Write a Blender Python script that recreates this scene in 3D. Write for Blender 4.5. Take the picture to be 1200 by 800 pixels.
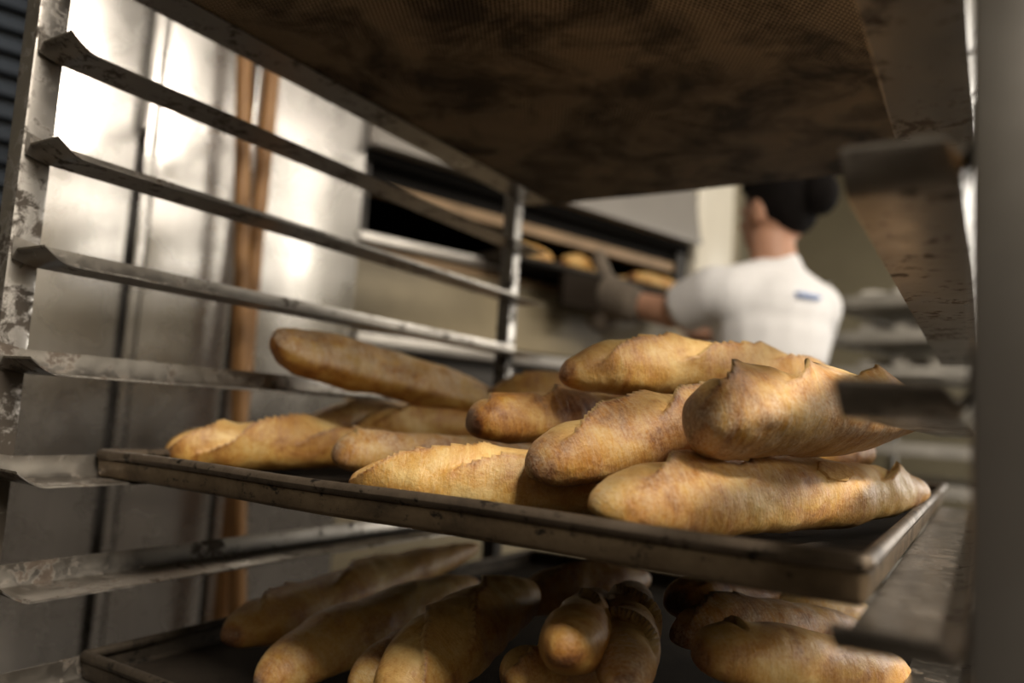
import bpy, bmesh, math, random
import numpy as np
from mathutils import Vector, Matrix, noise

S = bpy.context.scene
COL = S.collection
for o in list(bpy.data.objects):
    bpy.data.objects.remove(o)
random.seed(7)

# ------------------------------------------------------------------ camera
ZO = 1.37                                   # height of the shelf that carries the upper tray
cd = bpy.data.cameras.new('camera')
cam = bpy.data.objects.new('camera', cd); COL.objects.link(cam)
cd.sensor_width = 36; cd.lens = 893.01/1200*36; cd.clip_start = .02
cam.matrix_world = Matrix((( .84906595, -.00341119, .52827586,  .58935),
                           ( .52444475, -.11494047, -.84365063, -.28563),
                           ( .06359813,  .99336652, -.09580306, -.34111+ZO), (0, 0, 0, 1)))
cd.dof.use_dof = True; cd.dof.focus_distance = .51; cd.dof.aperture_fstop = 3.0
S.camera = cam

# ------------------------------------------------------------------ world and exposure
w = bpy.data.worlds.new('world'); S.world = w; w.use_nodes = True
w.node_tree.nodes['Background'].inputs[0].default_value = (.9, .95, 1, 1)
w.node_tree.nodes['Background'].inputs[1].default_value = .1
S.view_settings.view_transform = 'Standard'; S.view_settings.look = 'None'
S.view_settings.exposure = 0.0; S.view_settings.gamma = 1; S.view_settings.use_curve_mapping = False

# ------------------------------------------------------------------ room frame (turned against the rack)
TH = math.radians(18.65)
def RL(a, b, z=0.):                         # room coordinates -> world
    return Vector((a*math.cos(TH)+b*math.sin(TH), -a*math.sin(TH)+b*math.cos(TH), z))

# ceiling lamps: (across, along, length across, length along, watts)
LAMPS = [(1.65, -.06, .20, .9, 102), (1.65, 1.45, .16, 1.3, 15), (.9, 2.9, .16, 1.3, 10)]
CEIL = 2.75
for (a, b, la, lb, wt) in LAMPS:
    ld = bpy.data.lights.new('tube_light', 'AREA'); ld.shape = 'RECTANGLE'; ld.size = la; ld.size_y = lb
    ld.energy = wt; ld.color = (1, .90, .78)
    lo = bpy.data.objects.new('tube_light', ld); COL.objects.link(lo)
    lo.location = RL(a, b, CEIL-.095); lo.rotation_euler = (0, 0, -TH)
# daylight through the window of the right wall
WALLX = 2.95
WINS = [(1.55, 2.26, 1.9, .64, 29)]      # centre along, centre height, width, height, watts
for (wy, wz, ww, wh, wt) in WINS:
    ld = bpy.data.lights.new('daylight', 'AREA'); ld.shape = 'RECTANGLE'; ld.size = wh; ld.size_y = ww
    ld.energy = wt; ld.color = (1, .92, .80)
    lo = bpy.data.objects.new('daylight', ld); COL.objects.link(lo)
    lo.location = RL(WALLX+.03, wy, wz); lo.rotation_euler = (0, math.radians(90), -TH)

# daylight through the window of the back wall, right of what the camera sees
BWIN = (.95, 1.62, 1.3, 1.1, 44)
ld = bpy.data.lights.new('daylight_back', 'AREA'); ld.shape = 'RECTANGLE'; ld.size = BWIN[2]; ld.size_y = BWIN[3]
ld.energy = BWIN[4]; ld.color = (1, .95, .88)
lo = bpy.data.objects.new('daylight_back', ld); COL.objects.link(lo)
lo.location = RL(BWIN[0], 4.33, BWIN[1]); lo.rotation_euler = (math.radians(-90), 0, -TH)

# ------------------------------------------------------------------ materials
def mat(name):
    m = bpy.data.materials.new(name); m.use_nodes = True
    return m, m.node_tree, m.node_tree.nodes['Principled BSDF']
def N(nt, t, **kw):
    n = nt.nodes.new('ShaderNode'+t)
    for k, v in kw.items():
        if k.startswith('i_'):
            n.inputs[int(k[2:]) if k[2:].isdigit() else k[2:].replace('_', ' ')].default_value = v
        else: setattr(n, k, v)
    return n
def ramp(nt, src, stops):
    r = N(nt, 'ValToRGB'); el = r.color_ramp.elements
    while len(el) < len(stops): el.new(.5)
    for e, (p, c) in zip(el, stops):
        e.position = p; e.color = (*c, 1) if len(c) == 3 else c
    nt.links.new(src, r.inputs[0]); return r.outputs[0]
def mix(nt, f, a, b, mode='MIX'):
    m = N(nt, 'Mix', data_type='RGBA', blend_type=mode)
    for i, v in ((0, f), (6, a), (7, b)):
        if hasattr(v, 'is_output'): nt.links.new(v, m.inputs[i])
        else: m.inputs[i].default_value = v if i == 0 else (*v, 1)
    return m.outputs[2]
def noise_tex(nt, scale, detail=4, rough=.55, vec=None, stretch=None, dist=0):
    tc = N(nt, 'TexCoord'); out = tc.outputs['Object'] if vec is None else vec
    if stretch:
        mp = N(nt, 'Mapping'); mp.inputs['Scale'].default_value = stretch
        nt.links.new(out, mp.inputs[0]); out = mp.outputs[0]
    n = N(nt, 'TexNoise'); n.inputs['Scale'].default_value = scale; n.inputs['Detail'].default_value = detail
    n.inputs['Roughness'].default_value = rough; n.inputs['Distortion'].default_value = dist
    nt.links.new(out, n.inputs['Vector']); return n.outputs[0]
def bump(nt, b, h, strength, dist):
    n = N(nt, 'Bump'); n.inputs['Strength'].default_value = strength; n.inputs['Distance'].default_value = dist
    nt.links.new(h, n.inputs['Height']); nt.links.new(n.outputs[0], b.inputs['Normal'])

def plain(name, c, rough=.6, metal=0., var=.12, scale=6, bmp=0.):
    m, nt, b = mat(name)
    n = noise_tex(nt, scale)
    nt.links.new(ramp(nt, n, [(.3, tuple(x*(1-var) for x in c)), (.7, tuple(min(1, x*(1+var)) for x in c))]), b.inputs['Base Color'])
    b.inputs['Roughness'].default_value = rough; b.inputs['Metallic'].default_value = metal
    if bmp: bump(nt, b, noise_tex(nt, scale*12), bmp, .004)
    return m
def steel(name, c=(.62, .60, .57), rough=.34, grime=.0, stretch=(1, 1, 1), gscale=22, gcol=(.05, .039, .028), low=None, dust=0.):
    """brushed sheet steel; grime = share of burnt-on dirt"""
    m, nt, b = mat(name)
    br = noise_tex(nt, 40, 3, .6, stretch=stretch)
    col = ramp(nt, br, [(.3, tuple(x*.88 for x in c)), (.7, c)])
    rr = ramp(nt, noise_tex(nt, 9, 4), [(.3, (rough*.8,)*3), (.7, (min(1, rough*1.3),)*3)])
    b.inputs['Metallic'].default_value = .95
    if grime > 0:
        g1 = noise_tex(nt, gscale, 8, .68, dist=.4); g2 = noise_tex(nt, gscale*.22, 3)
        ad = N(nt, 'Math', operation='ADD'); nt.links.new(g1, ad.inputs[0])
        mu = N(nt, 'Math', operation='MULTIPLY'); mu.inputs[1].default_value = .7
        nt.links.new(g2, mu.inputs[0]); nt.links.new(mu.outputs[0], ad.inputs[1])
        t = .85+.28*(.5-grime); src = ad.outputs[0]
        if low:                              # dirtier below the height low[0]
            tc = N(nt, 'TexCoord'); sz = N(nt, 'SeparateXYZ'); nt.links.new(tc.outputs['Object'], sz.inputs[0])
            mr = N(nt, 'MapRange'); mr.inputs['From Min'].default_value = low[0]; mr.inputs['From Max'].default_value = low[0]-.25; mr.inputs['To Max'].default_value = low[1]
            nt.links.new(sz.outputs[2], mr.inputs[0]); a3 = N(nt, 'Math', operation='ADD'); nt.links.new(src, a3.inputs[0]); nt.links.new(mr.outputs[0], a3.inputs[1]); src = a3.outputs[0]
        gm = ramp(nt, src, [(t-.06, (0,)*3), (t+.06, (1,)*3)])
        sep = N(nt, 'RGBToBW'); nt.links.new(gm, sep.inputs[0]); gf = sep.outputs[0]
        col = mix(nt, gf, col, gcol); rr = mix(nt, gf, rr, (.75,)*3)
        iv = N(nt, 'Math', operation='MULTIPLY_ADD'); iv.inputs[1].default_value = -.8; iv.inputs[2].default_value = .95
        nt.links.new(gf, iv.inputs[0]); nt.links.new(iv.outputs[0], b.inputs['Metallic'])
        bump(nt, b, gf, .15, .0004)
        if dust:
            df = ramp(nt, noise_tex(nt, gscale*.6, 6, .7), [(.40, (0,)*3), (.62, (dust,)*3)]); db = N(nt, 'RGBToBW'); nt.links.new(df, db.inputs[0])
            col = mix(nt, db.outputs[0], col, (.42, .36, .28)); rr = mix(nt, db.outputs[0], rr, (.9,)*3)
            m2 = N(nt, 'Math', operation='MULTIPLY_ADD'); nt.links.new(db.outputs[0], m2.inputs[0]); m2.inputs[1].default_value = -.95; nt.links.new(iv.outputs[0], m2.inputs[2]); m2.use_clamp = True
            nt.links.new(m2.outputs[0], b.inputs['Metallic'])
    nt.links.new(col, b.inputs['Base Color']); nt.links.new(rr, b.inputs['Roughness'])
    return m

M = {}
M['post'] = steel('upright_steel', (.43, .405, .37), .36, .28, (1, 1, .05), 85, low=(1.16, .30))
M['post_clean'] = steel('clean_upright_steel', (.36, .34, .31), .30, 0, (1, 1, .05))
M['runner'] = steel('runner_steel', (.31, .285, .25), .30, .06, (1, .05, 1), 110, (.06, .043, .03), dust=.11)
M['frame'] = steel('frame_steel', (.5, .48, .45), .4, .2)
M['cabinet'] = steel('brushed_cabinet_steel', (.57, .55, .525), .26, 0, (3, 3, .1))
M['oven_steel'] = steel('oven_steel', (.60, .57, .53), .38, 0, (1, .1, 1))
M['dark_seam'] = plain('dark_seam', (.05, .045, .04), .6)
M['blue_dark'] = plain('dark_blue_grey_enamel', (.045, .055, .07), .45)
M['tan_panel'] = plain('smoky_tan_enamel', (.30, .25, .16), .5, 0, .25, 4)
M['soot'] = plain('soot', (.012, .011, .010), .9)  # soot of the oven, also the painted shade of the gap by the pillar
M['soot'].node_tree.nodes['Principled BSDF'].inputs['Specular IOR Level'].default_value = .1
M['apron'] = plain('dark_brown_apron', (.022, .016, .011), .8)  # shade colour for the sheet below the loading board
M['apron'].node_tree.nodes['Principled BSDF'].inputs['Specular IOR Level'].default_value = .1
M['rust'] = plain('heat_browned_steel', (.30, .20, .11), .5, .3, .25, 9)  # browned oven steel, also the painted shadow band under the sill
M['hood'] = plain('grey_hood_enamel', (.27, .25, .225), .45, .2, .06)
M['wall'] = plain('olive_cream_plaster', (.40, .36, .26), .85, 0, .08, 3, .1)
M['dado'] = plain('dark_brown_dado', (.07, .058, .048), .6, 0, .1)  # for the added dark dado out of view
M['ceiling'] = plain('white_ceiling', (.7, .68, .64), .9, 0, .03)
M['floor'] = plain('brown_floor', (.035, .030, .026), .5, 0, .2, 3)
M['cream'] = plain('cream_gloss_paint', (.80, .75, .63), .25, 0, .04)
M['lampbox'] = plain('white_lamp_housing', (.75, .75, .73), .5)
M['rubber'] = plain('black_rubber', (.02, .02, .02), .7)
M['tray_grey'] = plain('floury_grey_metal', (.50, .48, .44), .6, .1, .2, 12)
M['dough'] = plain('pale_covered_dough', (.54, .51, .46), .8, 0, .12, 20)
M['shirt'] = plain('white_cotton', (.86, .85, .85), .9, 0, .03, 30, .2)
M['blueprint'] = plain('blue_print', (.30, .42, .72), .8)
M['skin'] = plain('skin', (.52, .28, .18), .5, 0, .08, 20)
M['hair'] = plain('black_hair', (.008, .0065, .006), .85, 0, .3, 60, .5)
M['hair'].node_tree.nodes['Principled BSDF'].inputs['Specular IOR Level'].default_value = .08
M['trousers'] = plain('grey_trousers', (.08, .08, .09), .9)
M['mitt'] = plain('grey_brown_mitt', (.16, .13, .10), .95, 0, .2, 40, .3)
M['shoe'] = plain('black_shoe', (.02, .02, .02), .5)
M['window'] = plain('white_window_frame', (.8, .8, .8), .4)

def wood():
    m, nt, b = mat('oiled_wood')
    n = noise_tex(nt, 30, 5, .6, stretch=(6, 6, .35))
    nt.links.new(ramp(nt, n, [(.25, (.13, .055, .018)), (.5, (.36, .18, .06)), (.75, (.50, .28, .11))]), b.inputs['Base Color'])
    b.inputs['Roughness'].default_value = .45; bump(nt, b, n, .2, .002); return m
M['wood'] = wood()

def burnt_tray(name, lo, mid, hi, rough=.45, metal=.6, sc=1.):
    m, nt, b = mat(name)
    n1 = noise_tex(nt, 16*sc, 8, .7, dist=.3); n2 = noise_tex(nt, 70*sc, 6, .7, stretch=(1, 1, 1.5))
    c = ramp(nt, n1, [(.32, lo), (.5, mid), (.68, hi)])
    f = ramp(nt, n2, [(.36, (1,)*3), (.44, (0,)*3)]); bw = N(nt, 'RGBToBW'); nt.links.new(f, bw.inputs[0])
    nt.links.new(mix(nt, bw.outputs[0], c, (.012, .009, .006)), b.inputs['Base Color'])
    rr = ramp(nt, n1, [(.3, (rough*1.4,)*3), (.7, (rough*.85,)*3)]); nt.links.new(rr, b.inputs['Roughness'])
    b.inputs['Metallic'].default_value = metal
    bump(nt, b, n2, .25, .0006); return m
M['tray'] = burnt_tray('baked_tray_steel', (.05, .035, .02), (.135, .096, .056), (.20, .15, .092), .5, .45)
M['rim'] = burnt_tray('baked_rim_steel', (.06, .045, .032), (.125, .096, .068), (.19, .15, .112), .45)
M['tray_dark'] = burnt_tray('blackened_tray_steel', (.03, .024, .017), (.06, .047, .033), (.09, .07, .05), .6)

def perforated(name, base, hole, patch, pitch=.0036, dark=.5):
    """sheet with rows of punched holes (fine relief) under burnt-on patches"""
    m, nt, b = mat(name)
    tc = N(nt, 'TexCoord'); sp = N(nt, 'SeparateXYZ'); nt.links.new(tc.outputs['Object'], sp.inputs[0])
    def mth(op, a, bb=None, c=None):
        n = N(nt, 'Math', operation=op)
        for i, v in enumerate((a, bb, c)):
            if v is None: continue
            if hasattr(v, 'is_output'): nt.links.new(v, n.inputs[i])
            else: n.inputs[i].default_value = v
        return n.outputs[0]
    def cell(ox, oy):
        x = mth('SUBTRACT', mth('FRACT', mth('MULTIPLY_ADD', sp.outputs[0], 1/pitch, 50+ox)), .5)
        y = mth('MULTIPLY', mth('SUBTRACT', mth('FRACT', mth('MULTIPLY_ADD', sp.outputs[1], 1/(pitch*1.732), 50+oy)), .5), 1.732)
        return mth('SQRT', mth('ADD', mth('MULTIPLY', x, x), mth('MULTIPLY', y, y)))
    dd = mth('MINIMUM', cell(0, 0), cell(.5, .5))
    hf = mth('SMOOTH_MIN', mth('MAXIMUM', mth('MULTIPLY', mth('SUBTRACT', dd, .35), 11.), 0.), 1., .05)   # 0 in the hole, 1 on the web
    n1 = noise_tex(nt, 11, 8, .68, dist=.5)
    pf = ramp(nt, n1, [(dark-.10, (1,)*3), (dark+.06, (0,)*3)]); bw = N(nt, 'RGBToBW'); nt.links.new(pf, bw.inputs[0])
    web = mix(nt, bw.outputs[0], base, patch)
    fill = noise_tex(nt, 5, 4); ff = ramp(nt, fill, [(.40, (0,)*3), (.62, (1,)*3)]); bf = N(nt, 'RGBToBW'); nt.links.new(ff, bf.inputs[0])
    opened = mth('MAXIMUM', hf, mth('MULTIPLY', bf.outputs[0], .35))    # holes clogged with residue here and there
    nt.links.new(mix(nt, opened, hole, web), b.inputs['Base Color'])
    b.inputs['Roughness'].default_value = .75; b.inputs['Metallic'].default_value = .2; b.inputs['Specular IOR Level'].default_value = .15
    bump(nt, b, opened, .6, .0008); return m
M['perf_dark'] = perforated('perforated_burnt_sheet', (.46, .34, .21), (.004, .003, .002), (.13, .095, .06), .0045)
M['perf'] = perforated('perforated_sheet', (.06, .047, .034), (.008, .006, .005), (.022, .018, .013), .0040, .48)

def crumb():
    m, nt, b = mat('torn_crumb')
    n = noise_tex(nt, 230, 5, .7)
    nt.links.new(ramp(nt, n, [(.3, (.50, .24, .06)), (.5, (.68, .40, .13)), (.7, (.80, .56, .25))]), b.inputs['Base Color'])
    b.inputs['Roughness'].default_value = .85; bump(nt, b, n, .9, .003); return m
M['crumb'] = crumb()
def crust():
    m, nt, b = mat('bread_crust')
    at = N(nt, 'Attribute', attribute_name='mask'); sp = N(nt, 'SeparateColor'); nt.links.new(at.outputs['Color'], sp.inputs[0])
    cut, flour, tip, tone = sp.outputs[0], sp.outputs[1], sp.outputs[2], at.outputs['Alpha']
    def mth(op, a, bb, c=None):
        n = N(nt, 'Math', operation=op); n.use_clamp = op == 'MULTIPLY'
        for i, v in enumerate((a, bb, c)):
            if v is None: continue
            if hasattr(v, 'is_output'): nt.links.new(v, n.inputs[i])
            else: n.inputs[i].default_value = v
        return n.outputs[0]
    lc = N(nt, 'Attribute', attribute_name='loafco').outputs['Vector']
    n1 = noise_tex(nt, 21, 7, .66, dist=.9); n2 = noise_tex(nt, 150, 5, .65); n3 = noise_tex(nt, 520, 3, .6)
    st1 = noise_tex(nt, 28, 5, .62, vec=lc, stretch=(7, 1, 1), dist=.5)      # stretch marks running round the loaf
    st2 = noise_tex(nt, 60, 4, .65, vec=lc, stretch=(5, 1, 1), dist=1.2)
    v = mth('ADD', mth('MULTIPLY_ADD', n1, .88, -.03), mth('MULTIPLY', n2, .15))
    v = mth('ADD', v, mth('MULTIPLY', st1, .14))
    v = mth('ADD', v, mth('MULTIPLY_ADD', n3, .16, -.08)); v = mth('SUBTRACT', mth('ADD', v, tone), .5)
    v = mth('SUBTRACT', v, mth('MULTIPLY', tip, .26))
    c = ramp(nt, v, [(.26, (.09, .026, .006)), (.38, (.27, .095, .016)), (.48, (.48, .215, .040)), (.59, (.62, .345, .080)), (.72, (.74, .52, .20))])
    cc = ramp(nt, n1, [(.3, (.58, .31, .085)), (.6, (.80, .58, .25))])
    cm = mth('MULTIPLY', cut, ramp_bw(nt, n2, .25, .5))
    c = mix(nt, cm, c, cc)
    fw = mth('ADD', mth('MULTIPLY', st2, .5), mth('MULTIPLY', noise_tex(nt, 34, 5, .7, dist=.8), .5))
    fl = mth('MULTIPLY', mth('MULTIPLY', flour, ramp_bw(nt, fw, .38, .60)), ramp_bw(nt, n3, .22, .6))
    c = mix(nt, fl, c, (.70, .58, .43))
    nt.links.new(c, b.inputs['Base Color'])
    rg = N(nt, 'MapRange'); rg.inputs['To Min'].default_value = .40; rg.inputs['To Max'].default_value = .85
    nt.links.new(fl, rg.inputs[0]); nt.links.new(rg.outputs[0], b.inputs['Roughness'])
    h = mth('ADD', mth('MULTIPLY', n2, .45), mth('MULTIPLY', n3, .18)); h = mth('ADD', h, mth('MULTIPLY', st2, .28))
    bump(nt, b, h, .7, .0024)
    b.inputs['Specular IOR Level'].default_value = .5
    return m
def ramp_bw(nt, src, lo, hi):
    r = ramp(nt, src, [(lo, (0,)*3), (hi, (1,)*3)]); k = N(nt, 'RGBToBW'); nt.links.new(r, k.inputs[0]); return k.outputs[0]
def N_noise_col(nt):
    n = N(nt, 'TexNoise'); n.inputs['Scale'].default_value = 25; tc = N(nt, 'TexCoord')
    nt.links.new(tc.outputs['Object'], n.inputs['Vector']); return n.outputs['Color']
M['crust'] = crust()

# ------------------------------------------------------------------ mesh helpers
class MB:
    def __init__(s): s.v = []; s.f = []
    def add(s, v, f):
        n = len(s.v); s.v += [tuple(x) for x in v]; s.f += [tuple(i+n for i in q) for q in f]; return s
    def box(s, x0, x1, y0, y1, z0, z1):
        v = [(x, y, z) for z in (z0, z1) for y in (y0, y1) for x in (x0, x1)]
        return s.add(v, [(0, 2, 3, 1), (4, 5, 7, 6), (0, 1, 5, 4), (2, 6, 7, 3), (0, 4, 6, 2), (1, 3, 7, 5)])
    def loft(s, rings, closed=True, caps=True):
        k = len(rings[0]); v = [p for r in rings for p in r]; f = []
        for i in range(len(rings)-1):
            for j in range(k if closed else k-1):
                a, b2 = i*k+j, i*k+(j+1) % k
                f.append((a, b2, b2+k, a+k))
        if caps and closed: f += [tuple(range(k))[::-1], tuple(range((len(rings)-1)*k, len(rings)*k))]
        return s.add(v, f)
    def tube(s, p, q, r0, r1=None, n=14, caps=True):
        p, q = Vector(p), Vector(q); d = (q-p).normalized(); r1 = r0 if r1 is None else r1
        a = d.orthogonal().normalized(); b = d.cross(a)
        ring = lambda c, r: [c+a*(r*math.cos(2*math.pi*i/n))+b*(r*math.sin(2*math.pi*i/n)) for i in range(n)]
        return s.loft([ring(p, r0), ring(q, r1)], True, caps)
    def path(s, pts, r, n=12):
        rings = []
        for i, p in enumerate(pts):
            p = Vector(p); d = (Vector(pts[min(i+1, len(pts)-1)])-Vector(pts[max(i-1, 0)])).normalized()
            a = d.cross(Vector((.13, .31, .94))).normalized(); b = d.cross(a); rr = r[i] if isinstance(r, (list, tuple)) else r
            rings.append([p+a*(rr*math.cos(2*math.pi*k/n))+b*(rr*math.sin(2*math.pi*k/n)) for k in range(n)])
        return s.loft(rings)
    def ball(s, c, r, n=16, m=10):
        r = (r, r, r) if not isinstance(r, (tuple, list)) else r; rings = []
        for i in range(1, m):
            t = math.pi*i/m
            rings.append([(c[0]+r[0]*math.sin(t)*math.cos(2*math.pi*k/n), c[1]+r[1]*math.sin(t)*math.sin(2*math.pi*k/n), c[2]-r[2]*math.cos(t)) for k in range(n)])
        return s.loft(rings)
    def capsule(s, p, q, r0, r1):
        s.tube(p, q, r0, r1, 18); s.ball(p, r0); s.ball(q, r1); return s
    def build(s, name, m, parent=None, bevel=0., smooth=True, loc=None, rotz=0.):
        me = bpy.data.meshes.new(name); me.from_pydata(s.v, [], s.f); me.update()
        o = bpy.data.objects.new(name, me); COL.objects.link(o); me.materials.append(m)
        bm = bmesh.new(); bm.from_mesh(me); bmesh.ops.recalc_face_normals(bm, faces=bm.faces)
        if bevel: bmesh.ops.bevel(bm, geom=[e for e in bm.edges if len(e.link_faces) == 2 and e.calc_face_angle(0) > .6], offset=bevel, segments=2, affect='EDGES', profile=.6, clamp_overlap=True)
        bm.to_mesh(me); bm.free()
        if smooth:
            me.polygons.foreach_set('use_smooth', [True]*len(me.polygons)); me.set_sharp_from_angle(angle=math.radians(40))
        if parent is not None: o.parent = parent
        if loc is not None: o.location = loc
        if rotz: o.rotation_euler = (0, 0, rotz)
        return o
def thing(name, label, cat, loc=(0, 0, 0), rotz=0., group=None):
    o = bpy.data.objects.new(name, None); COL.objects.link(o); o.empty_display_size = .05
    o.location = loc; o.rotation_euler = (0, 0, rotz); return tag(o, label, cat, group)
def tag(o, label, cat, group=None):
    o['label'] = label; o['category'] = cat
    if group: o['group'] = group
    return o
def struct(o): o['kind'] = 'structure'; return o
def dup(root, loc, label=None, rotz=None):
    r = root.copy(); COL.objects.link(r); r.location = loc
    if rotz is not None: r.rotation_euler = (0, 0, rotz)
    if label: r['label'] = label
    for ch in root.children:
        c = ch.copy(); COL.objects.link(c); c.parent = r
        for g in ch.children:
            d = g.copy(); COL.objects.link(d); d.parent = c
    return r
def remeshed(mb, name, m, parent, voxel=.008, smooth=6):
    tmp = mb.build('tmp', m); md = tmp.modifiers.new('r', 'REMESH'); md.mode = 'VOXEL'; md.voxel_size = voxel
    sm = tmp.modifiers.new('s', 'SMOOTH'); sm.iterations = smooth; sm.factor = .5
    dg = bpy.context.evaluated_depsgraph_get(); me = bpy.data.meshes.new_from_object(tmp.evaluated_get(dg)); me.name = name
    old = tmp.data; bpy.data.objects.remove(tmp); bpy.data.meshes.remove(old)
    o = bpy.data.objects.new(name, me); COL.objects.link(o); o.parent = parent
    me.polygons.foreach_set('use_smooth', [True]*len(me.polygons)); return o

# ------------------------------------------------------------------ the room
RX0, RX1, RY0, RY1 = -1.95, 2.95, -3.0, 4.3
def rbox(name, x0, x1, y0, y1, z0, z1, m): return struct(MB().box(x0, x1, y0, y1, z0, z1).build(name, m, None, 0, False, (0, 0, 0), -TH))
rbox('floor', RX0-.1, RX1+.1, RY0-.1, RY1+.1, -.1, 0, M['floor'])
rbox('ceiling', RX0-.1, RX1+.1, RY0-.1, RY1+.1, CEIL, CEIL+.1, M['ceiling'])
rbox('wall_left', RX0-.1, RX0, RY0, RY1, 0, CEIL, M['wall'])
bx0, bx1, bz0, bz1 = BWIN[0]-BWIN[2]/2, BWIN[0]+BWIN[2]/2, BWIN[1]-BWIN[3]/2, BWIN[1]+BWIN[3]/2
struct(MB().box(RX0, bx0, RY1, RY1+.1, 0, CEIL).box(bx1, RX1, RY1, RY1+.1, 0, CEIL).box(bx0, bx1, RY1, RY1+.1, 0, bz0).box(bx0, bx1, RY1, RY1+.1, bz1, CEIL).build('wall_back', M['wall'], None, 0, False, (0, 0, 0), -TH))
mb = MB(); f = .05
mb.box(bx0-f, bx1+f, RY1-.03, RY1, bz0-f, bz0).box(bx0-f, bx1+f, RY1-.03, RY1, bz1, bz1+f).box(bx0-f, bx0, RY1-.03, RY1, bz0, bz1).box(bx1, bx1+f, RY1-.03, RY1, bz0, bz1)
struct(mb.build('window_2', M['window'], None, .004, True, (0, 0, 0), -TH))
rbox('wall_front', RX0, RX1, RY0-.1, RY0, 0, CEIL, M['wall'])
mb = MB(); ys = RY0
for (wy, wz, ww, wh, wt) in sorted(WINS):
    mb.box(RX1, RX1+.1, ys, wy-ww/2, 0, CEIL).box(RX1, RX1+.1, wy-ww/2, wy+ww/2, 0, wz-wh/2).box(RX1, RX1+.1, wy-ww/2, wy+ww/2, wz+wh/2, CEIL); ys = wy+ww/2
struct(mb.box(RX1, RX1+.1, ys, RY1, 0, CEIL).build('wall_right', M['wall'], None, 0, False, (0, 0, 0), -TH))
for i, (wy, wz, ww, wh, wt) in enumerate(WINS):
    f = .05; y0, y1, z0, z1 = wy-ww/2, wy+ww/2, wz-wh/2, wz+wh/2; mb = MB()
    mb.box(RX1-.03, RX1, y0-f, y1+f, z0-f, z0).box(RX1-.03, RX1, y0-f, y1+f, z1, z1+f).box(RX1-.03, RX1, y0-f, y0, z0, z1).box(RX1-.03, RX1, y1, y1+f, z0, z1)
    mb.box(RX1-.02, RX1, wy-.02, wy+.02, z0, z1)
    struct(mb.build('window_%d' % (i+1), M['window'], None, .004, True, (0, 0, 0), -TH))
rbox('trim_4', RX1-.02, RX1, RY0, RY1, 0, 1.35, M['dado'])  # unseen dado, added to darken what the lower cabinet reflects
rbox('trim_5', RX0, RX1-.02, RY0, RY0+.02, 0, 2.2, M['dado'])  # unseen dado, added so the rack posts reflect a darker front wall
for k, (a, b, la, lb, wt) in enumerate(LAMPS):
    t = thing('ceiling_lamp', ('long white ceiling lamp lighting the front right of the bread rack', 'long white ceiling lamp over the aisle right of the bread rack', 'long white ceiling lamp nearest the back wall')[k], 'lamp', RL(a, b, CEIL-.09), -TH, 'ceiling lamps')
    MB().box(-la/2-.02, la/2+.02, -lb/2-.02, lb/2+.02, .02, .09).build('lamp_housing', M['lampbox'], t, .006)
    for q in (-lb/2-.02, lb/2): MB().box(-la/2-.02, la/2+.02, q, q+.02, -.01, .02).build('lamp_end_cap', M['lampbox'], t)

# ------------------------------------------------------------------ steel cabinet, louvred fridge, wooden peels
XC = -.88
def room_thing(name, label, cat, a, b, z=0., group=None): return thing(name, label, cat, RL(a, b, z), -TH, group)
cab = room_thing('steel_cabinet', 'tall brushed steel cabinet with panelled doors behind the wooden poles', 'cabinet', XC, .395)
y = lambda v: v-.395
MB().box(-.95, -.012, y(.095), y(.705), .1, 2.3).build('cabinet_body', M['dark_seam'], cab, 0, False)
for a, b in ((.095, .236), (.272, .436), (.446, .705)):
    MB().box(-.012, .004, y(a), y(b), .12, 2.29).build('door_panel', M['cabinet'], cab, .003)
MB().box(-.012, .012, y(.250), y(.268), .12, 2.29).build('door_post', M['cabinet'], cab, .003)
hd = MB().path([(0, y(.241), 1.50), (.03, y(.241), 1.51), (.03, y(.241), 2.0), (0, y(.241), 2.01)], .006).build('door_handle', M['frame'], cab)
MB().box(-.94, -.03, y(.10), y(.70), 0, .1).build('plinth', M['dark_seam'], cab)

fr = room_thing('louvred_cooler', 'dark blue-grey louvred cooler at the far left beside the rack post', 'cooler', XC+.02, -.22)
MB().box(-.9, -.02, -.30, .305, .02, 2.1).build('cooler_body', M['blue_dark'], fr, .004, False)
mb = MB().box(-.02, .004, -.30, -.26, .05, 2.1).box(-.02, .004, .265, .305, .05, 2.1)
mb.build('louvre_frame', M['frame'], fr, .002)
for k in range(52):
    z = .10+k*.038
    MB().loft([[(-.018, yy, z+.026), (-.002, yy, z), (.002, yy, z+.003), (-.014, yy, z+.029)] for yy in (-.26, .265)]).build('louvre_slat', M['blue_dark'], fr, 0, False)

def pole(name, label, b0, b1, a0, a1, z1, blade):
    t = thing(name, label, 'peel', RL(a0, b0, 0), 0, 'wooden peels leaning on the steel cabinet')
    B, T = Vector((0, 0, 0)), RL(a1, b1, z1)-RL(a0, b0, 0)
    pts = [B.lerp(T, k/14) for k in range(15)]; rr = [.0150+.0012*math.sin(k*1.7) for k in range(15)]
    pts[0] = B+Vector((0, 0, .001)); MB().path(pts, rr, 14).build('pole_handle', M['wood'], t)
    mb = MB(); n = RL(.008, 0); e = RL(0, .11); up = (T-B).normalized()
    prof = [(0, .15), (.05, .5), (.12, .9), (.30, 1), (.40, .9), (.45, .5)]
    rings = [[T+up*(h-.04)+e*wd_*sx+n*sn for sx, sn in ((-1, -1), (1, -1), (1, 1), (-1, 1))] for h, wd_ in prof]
    mb.loft(rings).build('peel_blade', M['wood'], t, .003)
    return t
pole('wooden_peel', 'left wooden peel pole leaning upright against the steel cabinet', .497, .385, -.70, -.82, 1.82, 1)
pole('wooden_peel', 'right slimmer wooden pole crossing behind the other pole on the cabinet', .440, .463, -.765, -.845, 1.86, 1)

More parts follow.
